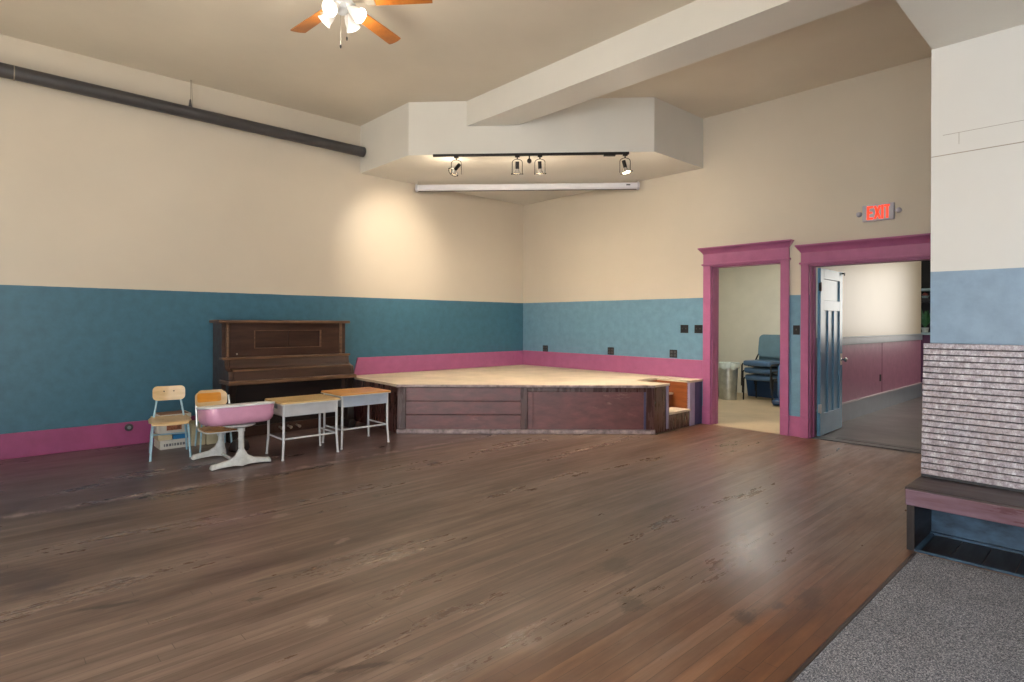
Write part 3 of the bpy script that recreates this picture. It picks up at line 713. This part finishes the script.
# ------------------------------------------------------------------ pipe along the west wall
pi_ = empty('overhead_pipe', 'long dark pipe along the top of the cream wall', 'pipe', (.13, -3.34, 3.838))
q = MB(); q.tube([(0, -7.2, .03), (0, -3.9, .016), (0, -.012, 0)], .07, 24); q.tube([(0, -.06, 0), (0, .0, 0)], .073, 24); q.build('pipe_run', 'darkmetal', pi_, smooth=True)
q = MB(); q.tube([(0, -3.84, .012), (0, -3.83, .012)], .0735, 24); q.build('clamp', 'wire', pi_, smooth=True)
q = MB(); q.tube([(0, -2.25, .40), (.0, -2.25, .13)], .0035, 6); q.tube([(-.008, -2.24, .40), (-.03, -2.22, .09)], .003, 6); q.build('hanger_wire', 'wire', pi_)
q = MB(); q.prism([(-.02, -.05), (.02, -.05), (.006, .05), (-.006, .05)], -.012, .012, T(0, -2.255, .115) @ RZ(pi/2) @ RX(pi/2)); q.build('hanger_clip', 'darkmetal', pi_)

# ------------------------------------------------------------------ projection screen case
S0 = Vector((.105, -2.425, 3.47)); S1 = Vector((2.59, -.07, 3.47)); du = (S1-S0).normalized(); sl = (S1-S0).length
sc2 = empty('projector_screen', 'long white roll-up screen case hung under the soffit', 'screen', S0)
ang = math.atan2(du.y, du.x); sc2.rotation_euler = (0, 0, ang)
def oct_(h, d, c): return [(-d, -h+c), (-d+c, -h), (d-c, -h), (d, -h+c), (d, h-c), (d-c, h), (-d+c, h), (-d, h-c)]
q = MB(); q.loft([[(x, a_, b2) for a_, b2 in oct_(.048, .045, .018)] for x in (.03, sl-.03)]); q.build('case', 'screenwhite', sc2, bevel=.004)
for x0, x1 in ((0, .032), (sl-.032, sl)):
    q = MB(); q.loft([[(x, a_, b2) for a_, b2 in oct_(.054, .051, .02)] for x in (x0, x1)]); q.build('end_cap', 'exitcase', sc2, bevel=.004)
    q = MB(); xm = (x0+x1)/2; q.box((xm-.008, -.008, .05), (xm+.008, .008, .0895)); q.build('hanger', 'soffit', sc2)
q = MB(); q.box((.04, -.012, -.056), (sl-.04, .012, -.046)); q.build('bottom_bar', 'darkmetal', sc2)
MB().box((sl-.20, -.0475, .0), (sl-.14, -.0445, .018)).build('badge', 'black', sc2)

# ------------------------------------------------------------------ track lights
K0 = Vector((1.532, -3.113, 3.56)); K1 = Vector((3.348, -1.385, 3.56)); kd = (K1-K0).normalized(); kl = (K1-K0).length; ka = math.atan2(kd.y, kd.x)
tr = empty('light_track', 'black light track fixed along the underside of the soffit', 'light track', K0, ka)
MB().box((0, -.018, -.032), (kl, .018, -.001)).build('rail', 'blackmetal', tr, bevel=.003)
MB().box((kl-.32, -.024, -.05), (kl-.17, .024, -.033)).build('power_feed', 'blackmetal', tr, bevel=.004)
q = MB(); xt = (Vector((2.396, -2.215, 3.56))-K0).dot(kd); q.tube([(xt, 0, -.032), (xt, 0, -.07)], .008, 8); q.lathe([(.003, -.035), (.028, -.03), (.032, 0), (.028, .03), (.003, .035)], 16, T(xt, 0, -.1) @ RX(pi/2) @ Matrix.Scale(.7, 4, (0,0,1))); q.build('blank_adapter', 'blackmetal', tr, smooth=True)

def track_head(label, xloc, aim):
    pos = K0 + kd * xloc + Vector((0, 0, -.0325))
    t = empty('track_lamp', label, 'lamp', pos, ka, 'wire-cage track lamps under the soffit')
    q = MB(); q.box((-.03, -.014, -.018), (.03, .014, 0)); q.tube([(0, 0, -.018), (0, 0, -.045)], .009, 8); q.build('adapter', 'blackmetal', t)
    # yoke: squared wire loop
    yk = []
    for a_ in range(0, 181, 20): yk.append((-.065*cos(radians(a_)), 0, -.085 + .042*sin(radians(a_))))
    yk = [(-.065, 0, -.23)] + yk + [(.065, 0, -.23)]
    q = MB(); q.tube(yk, .0045, 8); yo = q.build('yoke', 'blackmetal', t, smooth=True)
    ad = RZ(-ka) @ (Vector(aim) - pos - Vector((0, 0, -.15)))
    M = T(0, 0, -.15) @ Vector((0, 0, -1)).rotation_difference(ad.normalized()).to_matrix().to_4x4()
    q = MB(); q.tube([M @ Vector((0,0,.075)), M @ Vector((0,0,-.015))], .024, 16); q.build('lamp_holder', 'blackmetal', t, smooth=True)
    q = MB(); q.lathe([(.018, -.012), (.024, -.03), (.046, -.07), (.05, -.08)], 20, M, cap=False); q.build('reflector_bulb', 'lampglass', t, smooth=True)
    q = MB(); q.lathe([(.048, -.074), (.046, -.079), (.002, -.084)], 20, M); q.build('bulb_face', 'lampglow', t, smooth=True)
    q = MB(); q.tube([M @ Vector((.066*cos(2*pi*k/28), .066*sin(2*pi*k/28), -.08)) for k in range(28)], .005, 6, closed=True)
    for s in (-1, 1): q.lathe([(.008, -.008), (.008, .008)], 8, M @ T(s*.07, 0, -.08) @ RY(pi/2))
    q.build('ring', 'blackmetal', t, smooth=True)
    ld = bpy.data.lights.new('track_spot', 'SPOT'); lo = bpy.data.objects.new('track_spot', ld); COL.objects.link(lo)
    lo.parent = t; lo.matrix_local = M @ T(0, 0, -.095); ld.shadow_soft_size = .04; ld.color = (1., .84, .64)
    pd = bpy.data.lights.new('track_bulb', 'POINT'); po = bpy.data.objects.new('track_bulb', pd); COL.objects.link(po); po.parent = t; po.matrix_local = M @ T(0, 0, -.11)
    pd.energy = 11; pd.color = (1., .82, .6); pd.shadow_soft_size = .045
    return t, ld
def xl(x, y): return (Vector((x, y, 3.56))-K0).dot(kd)
heads = [
 ('leftmost track lamp, swivelled sideways toward the cream wall', xl(1.743, -2.894), (0, -2.75, 2.55), 110, 66),
 ('second track lamp from the left, pointing down', xl(2.289, -2.326), (1.6, -1.7, 0), 110, 155),
 ('track lamp just right of the small blank disc', xl(2.49, -2.117), (1.9, -1.3, 0), 110, 155),
 ('rightmost track lamp at the end of the black track', xl(3.238, -1.34), (4.05, -.95, 0), 220, 90)]
for lab, xx, am, W, size in heads:
    t, ld = track_head(lab, xx, am); ld.energy = W; ld.spot_size = radians(size); ld.spot_blend = 1.0

# ------------------------------------------------------------------ ceiling fan
FX, FY, FZ = 3.34, -5.29, 3.97
fn = empty('ceiling_fan', 'oak-bladed ceiling fan with four white glass shades', 'ceiling fan', (FX, FY, FZ))
q = MB(); q.lathe([(.075, .25), (.075, .225), (.05, .20), (.02, .19), (.02, .13), (.09, .115), (.11, .085), (.11, .03), (.085, .005), (.05, -.005)], 28); q.build('motor_housing', 'white', fn, smooth=True)
for i in range(5):
    a = radians(184.5 - 72*i); R = RZ(a)
    q = MB(); q.box((.08, -.022, .015), (.22, .022, .021), R); q.box((.19, -.045, .012), (.27, .045, .018), R @ RX(radians(-10))); q.build('blade_iron', 'brass', fn, bevel=.004)
    M = R @ RX(radians(-10)); pts = []
    for x, w in ((.20, .05), (.26, .056), (.5, .065), (.715, .069)): pts.append((x, -w))
    for k in range(0, 7): pts.append((.722 + .012*sin(pi*k/6) + .012*k/6, -.066 + .132*k/6))
    for x, w in ((.728, .069), (.5, .065), (.26, .056), (.20, .05)): pts.append((x, w))
    q = MB(); q.prism(pts, .018, .025, M); q.build('blade', 'fanblade', fn)
q = MB(); q.lathe([(.05, -.005), (.06, -.02), (.06, -.05), (.04, -.07), (.012, -.085)], 24); lk = q.build('light_fitter', 'white', fn, smooth=True)
for i in range(4):
    a = radians(30 + 90*i); M = RZ(a) @ T(.075, 0, -.045) @ RY(radians(128))
    q = MB(); q.lathe([(.018, -.02), (.02, 0), (.034, .02), (.046, .06), (.05, .095), (.062, .12), (.059, .12), (.046, .093), (.03, .03)], 20, M, cap=False); q.build('glass_shade', 'frost', lk, smooth=True)
    b = bpy.data.lights.new('fan_bulb', 'POINT'); bo = bpy.data.objects.new('fan_bulb', b); COL.objects.link(bo); bo.parent = fn; bo.location = M @ Vector((0, 0, .17)); b.energy = 5; b.color = (1, .92, .8); b.shadow_soft_size = .03
for x, y, zl in ((.03, .03, -.28), (-.02, .0, -.335)):
    q = MB(); q.tube([(x, y, -.06), (x, y, zl+.02)], .0018, 5); pc = q.build('pull_chain', 'wire', fn)
    q = MB(); q.lathe([(.002, .02), (.007, .012), (.008, 0), (.004, -.014)], 8, T(x, y, zl)); q.build('pull_knob', 'blackmetal', pc, smooth=True)

# ------------------------------------------------------------------ exit sign
ex = empty('exit_sign', 'illuminated red EXIT sign with side lamps above the hall door', 'sign', (5.756, 0, 2.65))
MB().box((-.155, -.045, -.092), (.155, 0, .092)).build('case', 'exitcase', ex, bevel=.006)
q = MB(); y0, y1 = -.0475, -.0445; h = .076; s = .023
def seg(x0, z0, x1, z1, w):
    d = Vector((x1-x0, 0, z1-z0)); L_ = d.length; a = math.atan2(d.z, d.x)
    q.box((0, y0, -w/2), (L_, y1, w/2), T(x0, 0, z0) @ RY(-a))
# E
q.box((-.108, y0, -h), (-.108+s, y1, h)).box((-.09, y0, h-s), (-.046, y1, h)).box((-.09, y0, -s/2), (-.052, y1, s/2)).box((-.09, y0, -h), (-.046, y1, -h+s))
seg(-.030, h-.004, .022, -h+.004, s); seg(-.030, -h+.004, .022, h-.004, s)   # X
q.box((.034, y0, -h), (.034+s, y1, h))                                          # I
q.box((.062, y0, h-s), (.116, y1, h)).box((.080, y0, -h), (.080+s, y1, h-s))     # T
q.build('lettering', 'red', ex)
for s in (-1, 1):
    q = MB(); q.tube([(s*.155, -.02, 0), (s*.178, -.025, 0)], .009, 8)
    q.lathe([(.01, .02), (.024, .01), (.03, -.012), (.03, -.02), (.004, -.026)], 18, T(s*.195, -.035, 0) @ RX(radians(90)) @ RZ(0) @ RY(0)); q.build('emergency_lamp', 'exitcase', ex, smooth=True)

# ------------------------------------------------------------------ wall plates
def plate(label, x, z, kind, w=.062):
    t = empty('wall_outlet' if kind == 'outlet' else 'light_switch', label, 'outlet' if kind == 'outlet' else 'switch', (x, 0, z), 0)
    MB().box((-w, -.008, -.058), (w, -.0005, .058)).build('plate', 'black', t, bevel=.003)
    for xx in ((-.028, .028) if w > .05 else (0,)):
        if kind == 'outlet':
            for zz in (-.024, .024):
                q = MB(); q.lathe([(.017, 0), (.017, .004), (.015, .005)], 14, T(xx, -.008, zz) @ RX(pi/2)); q.build('receptacle', 'darkmetal', t)
        else:
            q = MB(); q.box((xx-.005, -.022, -.004), (xx+.005, -.008, .014)); q.build('toggle', 'darkmetal', t)
    return t
plate('black wall outlet near the stage corner, leftmost of the three above pink trim', .577, .93, 'outlet')
plate('black wall outlet at the middle of the blue wall above the stage', 2.02, .945, 'outlet')
plate('black wall outlet above the stage steps, below the switch', 3.148, .95, 'outlet')
plate('black switch plate on the blue wall above the steps outlet', 3.324, 1.312, 'switch')
plate('black switch plate touching the casing of the narrower doorway', 3.545, 1.312, 'switch')
plate('black switch plate on the narrow blue strip between the doorways', 4.868, 1.317, 'switch', .04)
t = empty('round_outlet', 'round dark outlet on the pink baseboard left of the chairs', 'outlet', (.022, -6.175, .198))
q = MB(); q.lathe([(.042, 0), (.042, .012), (.034, .022), (.004, .024)], 20, RY(pi/2)); q.build('cover', 'darkmetal', t, smooth=True)
q = MB(); q.lathe([(.02, .022), (.018, .028)], 14, RY(pi/2)); q.build('socket', 'galv', t, smooth=True)
tag(MB().box((4.87, 3.40, .46), (4.88, 3.46, .57)).build('hall_outlet', 'black', None, bevel=.002), 'dark outlet on the pink hallway wall above the base', 'outlet')

# ------------------------------------------------------------------ back room contents
def bin_(label, x, y, r0, r1, h, mat, liner):
    t = empty('waste_bin', label, 'bin', (x, y, 0))
    q = MB(); q.lathe([(r0, 0), (r0+.004, .02), ((r0+r1)/2, h*.5), (r1, h-.02), (r1+.012, h-.012), (r1+.012, h), (r1-.006, h), (r0, .03)], 32, cap=True); q.build('bin_body', mat, t, smooth=True)
    if liner:
        q = MB(); R_ = []
        for r, z in ((r1-.02, h-.1), (r1-.004, h+.01), (r1+.02, h+.015), (r1+.026, h-.04), (r1+.022, h-.09)):
            R_.append([((r + .006*sin(k*2.7)) * cos(2*pi*k/36), (r + .006*sin(k*2.7)) * sin(2*pi*k/36), z + (.02*sin(k*1.3) if z < h-.05 else 0)) for k in range(36)])
        q.loft(R_, cap=False); q.build('liner', 'liner', t, smooth=True)
    else:
        q = MB(); q.lathe([(r1+.02, h), (r1+.02, h+.02), (r1-.02, h+.05), (.01, h+.06)], 28); q.build('lid', mat, t, smooth=True)
    return t
bin_('shiny metal waste bin with pale liner seen through the doorway', 2.60, 2.74, .15, .178, .66, 'galv', True)
bin_('grey-green lidded bin at the left edge of the doorway', 2.12, 2.98, .2, .23, .60, 'greybin', False)

def stack_chair(z, label):
    t = empty('stacking_chair', label, 'chair', (3.10, 2.86, z), radians(-7), 'blue stacking chairs in the back room')
    q = MB(); q.prism(rrect(.53, .46, .05, 5, 0, .22), .365, .462); q.build('seat', 'chairfab2', t, bevel=.035, seg=4)
    q = MB(); Bm = T(0, .52, .72) @ RX(radians(-8)); cpanel(q, Bm @ RZ(radians(-90)), .50, .42, .09, .032, .2); q.build('backrest', 'chairfab', t, bevel=.01, seg=3)
    for s in (-1, 1):
        x = s*.279
        q = MB(); q.tube([(x, .0, 0), (x, .01, .37), (x, .03, .40), (x, .39, .41), (x, .44, .44), (x*.8, .503, .62)], .013, 8); q.build('side_frame', 'blackmetal', t, smooth=True)
        x = s*.306
        q = MB(); q.tube([(x, .452, .43), (x, .455, .37), (x, .458, 0)], .013, 8); q.build('leg', 'blackmetal', t, smooth=True)
    q = MB(); q.tube([(-.279, .2, .352), (.279, .2, .352)], .011, 8); q.build('cross_bar', 'blackmetal', t, smooth=True)
    return t
sc_labels = ['lowest of the stacked blue chairs, its black legs on the floor', 'middle chair of the blue stack in the back room', 'topmost chair of the blue stack, showing its padded back']
base = stack_chair(0, sc_labels[0])
for i in (1, 2): dup(base, (3.10 - .03*i*sin(radians(7)), 2.86 - .03*i*cos(radians(7)), .13*i), None, sc_labels[i])
tt = empty('storage_tote', 'navy storage tote on the floor behind the stacked chairs', 'box', (2.93, 3.64, 0))
q = MB(); q.loft([[(x, y, z) for x, y in rrect(.70*k, .34*k, .04, 4)] for z, k in ((0, .9), (.33, 1.))]); q.build('tote_body', 'navy', tt, smooth=True)
q = MB(); q.prism(rrect(.74, .37, .05, 4), .33, .36); q.build('tote_lid', 'bluepl', tt, bevel=.006)
vc = empty('floor_cleaner', 'blue upright floor cleaner half hidden by the doorway casing', 'cleaner', (3.66, 2.60, 0), radians(20))
q = MB(); q.prism([(-.17, -.16), (.17, -.16), (.14, .16), (-.14, .16)], .02, .11); q.build('cleaner_head', 'navy', vc, bevel=.03, seg=3)
q = MB(); q.lathe([(.07, .1), (.095, .16), (.1, .45), (.085, .66), (.04, .74)], 20, T(0, .08, 0)); q.build('cleaner_body', 'bluepl', vc, smooth=True)
q = MB(); q.tube([(0, .08, .7), (0, .12, 1.0), (0, .14, 1.1), (0, .08, 1.14)], .014, 8); q.build('handle', 'black', vc, smooth=True)

# ------------------------------------------------------------------ display shelf at the far end of the hall
sh = empty('display_shelf', 'dark display shelves with pale ledges at the end of the hallway', 'shelf', (4.55, 6.75, 0))
q = MB(); q.box((-.5, .25, 0), (.9, .28, 2.9)).box((-.5, -.1, 0), (-.47, .25, 2.9)).box((.87, -.1, 0), (.9, .25, 2.9)); q.build('back_and_sides', 'shelfdark', sh)
for z, h_, mt in ((1.18, .045, 'shelfpale'), (1.83, .09, 'shelfdark'), (2.07, .045, 'shelfpale')): MB().box((-.469, -.15, z), (.869, .249, z+h_)).build('ledge', mt, sh)
MB().box((-.469, -.1, .02), (.869, .0, 1.179)).build('lower_front', simple('plum_panel', rgb(96, 54, 84), .4), sh)
random.seed(11)
def plant(name, label, cat, x, y, z, mat, n, h, potmat, emax=1.2):
    t = empty(name, label, cat, (x, y, z))
    q = MB(); pk_ = 1. if h > .2 else .5; q.lathe([(.05, 0), (.065, .09*pk_), (.07, .1*pk_), (.06, .1*pk_)], 16); q.build('pot', potmat, t, smooth=True)
    q = MB()
    for i in range(n):
        a = random.uniform(0, 2*pi); e = random.uniform(.15, emax); L_ = random.uniform(.5, 1)*h; w = .03
        d = Vector((cos(a)*sin(e), sin(a)*sin(e), cos(e))); sd = Vector((-sin(a), cos(a), 0))
        p0 = Vector((0,0,.09 if h > .2 else .045)); p1 = p0 + d*L_*.6; p2 = p0 + d*L_ - Vector((0,0,.25*L_*sin(e)))
        q.loft([[p0 + sd*.004, p0 - sd*.004, p0 - sd*.004 + Vector((0,0,.003)), p0 + sd*.004 + Vector((0,0,.003))], [p1 + sd*w, p1 - sd*w, p1 - sd*w + Vector((0,0,.003)), p1 + sd*w + Vector((0,0,.003))], [p2 + sd*.003, p2 - sd*.003, p2 - sd*.003 + Vector((0,0,.003)), p2 + sd*.003 + Vector((0,0,.003))]])
    q.build('leaves', mat, t)
plant('potted_plant', 'green potted plant on the lower ledge of the hallway shelves', 'plant', 4.80, 6.70, 1.2255, 'leaf', 60, .42, 'liner', .62)
plant('flower_pot', 'coral flowers in a pot on the upper ledge of the hallway shelves', 'plant', 4.80, 6.70, 1.9205, 'flower', 46, .085, 'shelfpale')

# ------------------------------------------------------------------ lights
def area(name, loc, rot, sx, sy, power, col=(1,1,1)):
    l = bpy.data.lights.new(name, 'AREA'); l.shape = 'RECTANGLE'; l.size = sx; l.size_y = sy; l.energy = power; l.color = col
    o = bpy.data.objects.new(name, l); COL.objects.link(o); o.location = loc; o.rotation_euler = rot; return o
DAY = (.93, .97, 1.0)
for a, b in swins[1:]: area('window_daylight', ((a+b)/2, YS-.2, 1.8), (radians(90), 0, 0), b-a-.1, 2.5, (100 if a < 7 else 100), DAY)
for a, b in wins: area('window_daylight', (XE+.2, (a+b)/2, 1.7), (radians(90), 0, radians(90)), b-a-.1, 2.3, 105, DAY)
area('hall_window_daylight', (6.45, 8.2, 1.9), (radians(-90), 0, 0), 2.0, 1.7, 42, (1, .93, .83))
area('hall_fill_light', (6.4, 3.4, 3.08), (0, 0, 0), .5, 2.5, 27, (1, .94, .84))  # unseen lamp added to brighten the hall walls
area('back_room_ceiling_light', (3.4, 1.8, 2.98), (0, 0, 0), .6, .6, 40, (1, .98, .92))
sl_ = bpy.data.lights.new('sun', 'SUN'); sl_.energy = 75; sl_.angle = radians(1); sl_.color = (1, .93, .82)
so = bpy.data.objects.new('sun', sl_); COL.objects.link(so); so.rotation_euler = (radians(38), 0, 0); so.location = (5, -14, 8)
w = bpy.data.worlds.new('daylight'); S.world = w; w.use_nodes = True
bgn = w.node_tree.nodes['Background']; bgn.inputs[0].default_value = (.80, .88, 1, 1); bgn.inputs[1].default_value = .5

# ------------------------------------------------------------------ camera
f_px = 583.8; th = radians(42.97); Dk = 7.704*1.4; X0 = 11/f_px*Dk
cam = bpy.data.cameras.new('camera'); co = bpy.data.objects.new('camera', cam); COL.objects.link(co)
co.location = (Dk*cos(th) - X0*sin(th), -(X0*cos(th) + Dk*sin(th)), 1.4)
F = Vector((-cos(th), sin(th), 0)); R = Vector((sin(th), cos(th), 0)); U = Vector((0, 0, 1))
roll = .0045
R2 = R*cos(roll) + U*sin(roll); U2 = U*cos(roll) - R*sin(roll)
co.rotation_euler = Matrix((( R2.x, U2.x, -F.x), (R2.y, U2.y, -F.y), (R2.z, U2.z, -F.z))).to_euler()
cam.sensor_width = 36; cam.lens = f_px/1024*36; cam.shift_y = -(341-322)/1024; cam.clip_start = .05; cam.clip_end = 100
S.camera = co

S.view_settings.view_transform = 'Standard'; S.view_settings.look = 'None'; S.view_settings.gamma = 1; S.view_settings.exposure = 0.3
S.view_settings.use_curve_mapping = False
S.cycles.max_bounces = 10; S.cycles.diffuse_bounces = 6; S.cycles.glossy_bounces = 4; S.cycles.transmission_bounces = 6
S.cycles.sample_clamp_indirect = 8.0; S.cycles.use_denoising = True
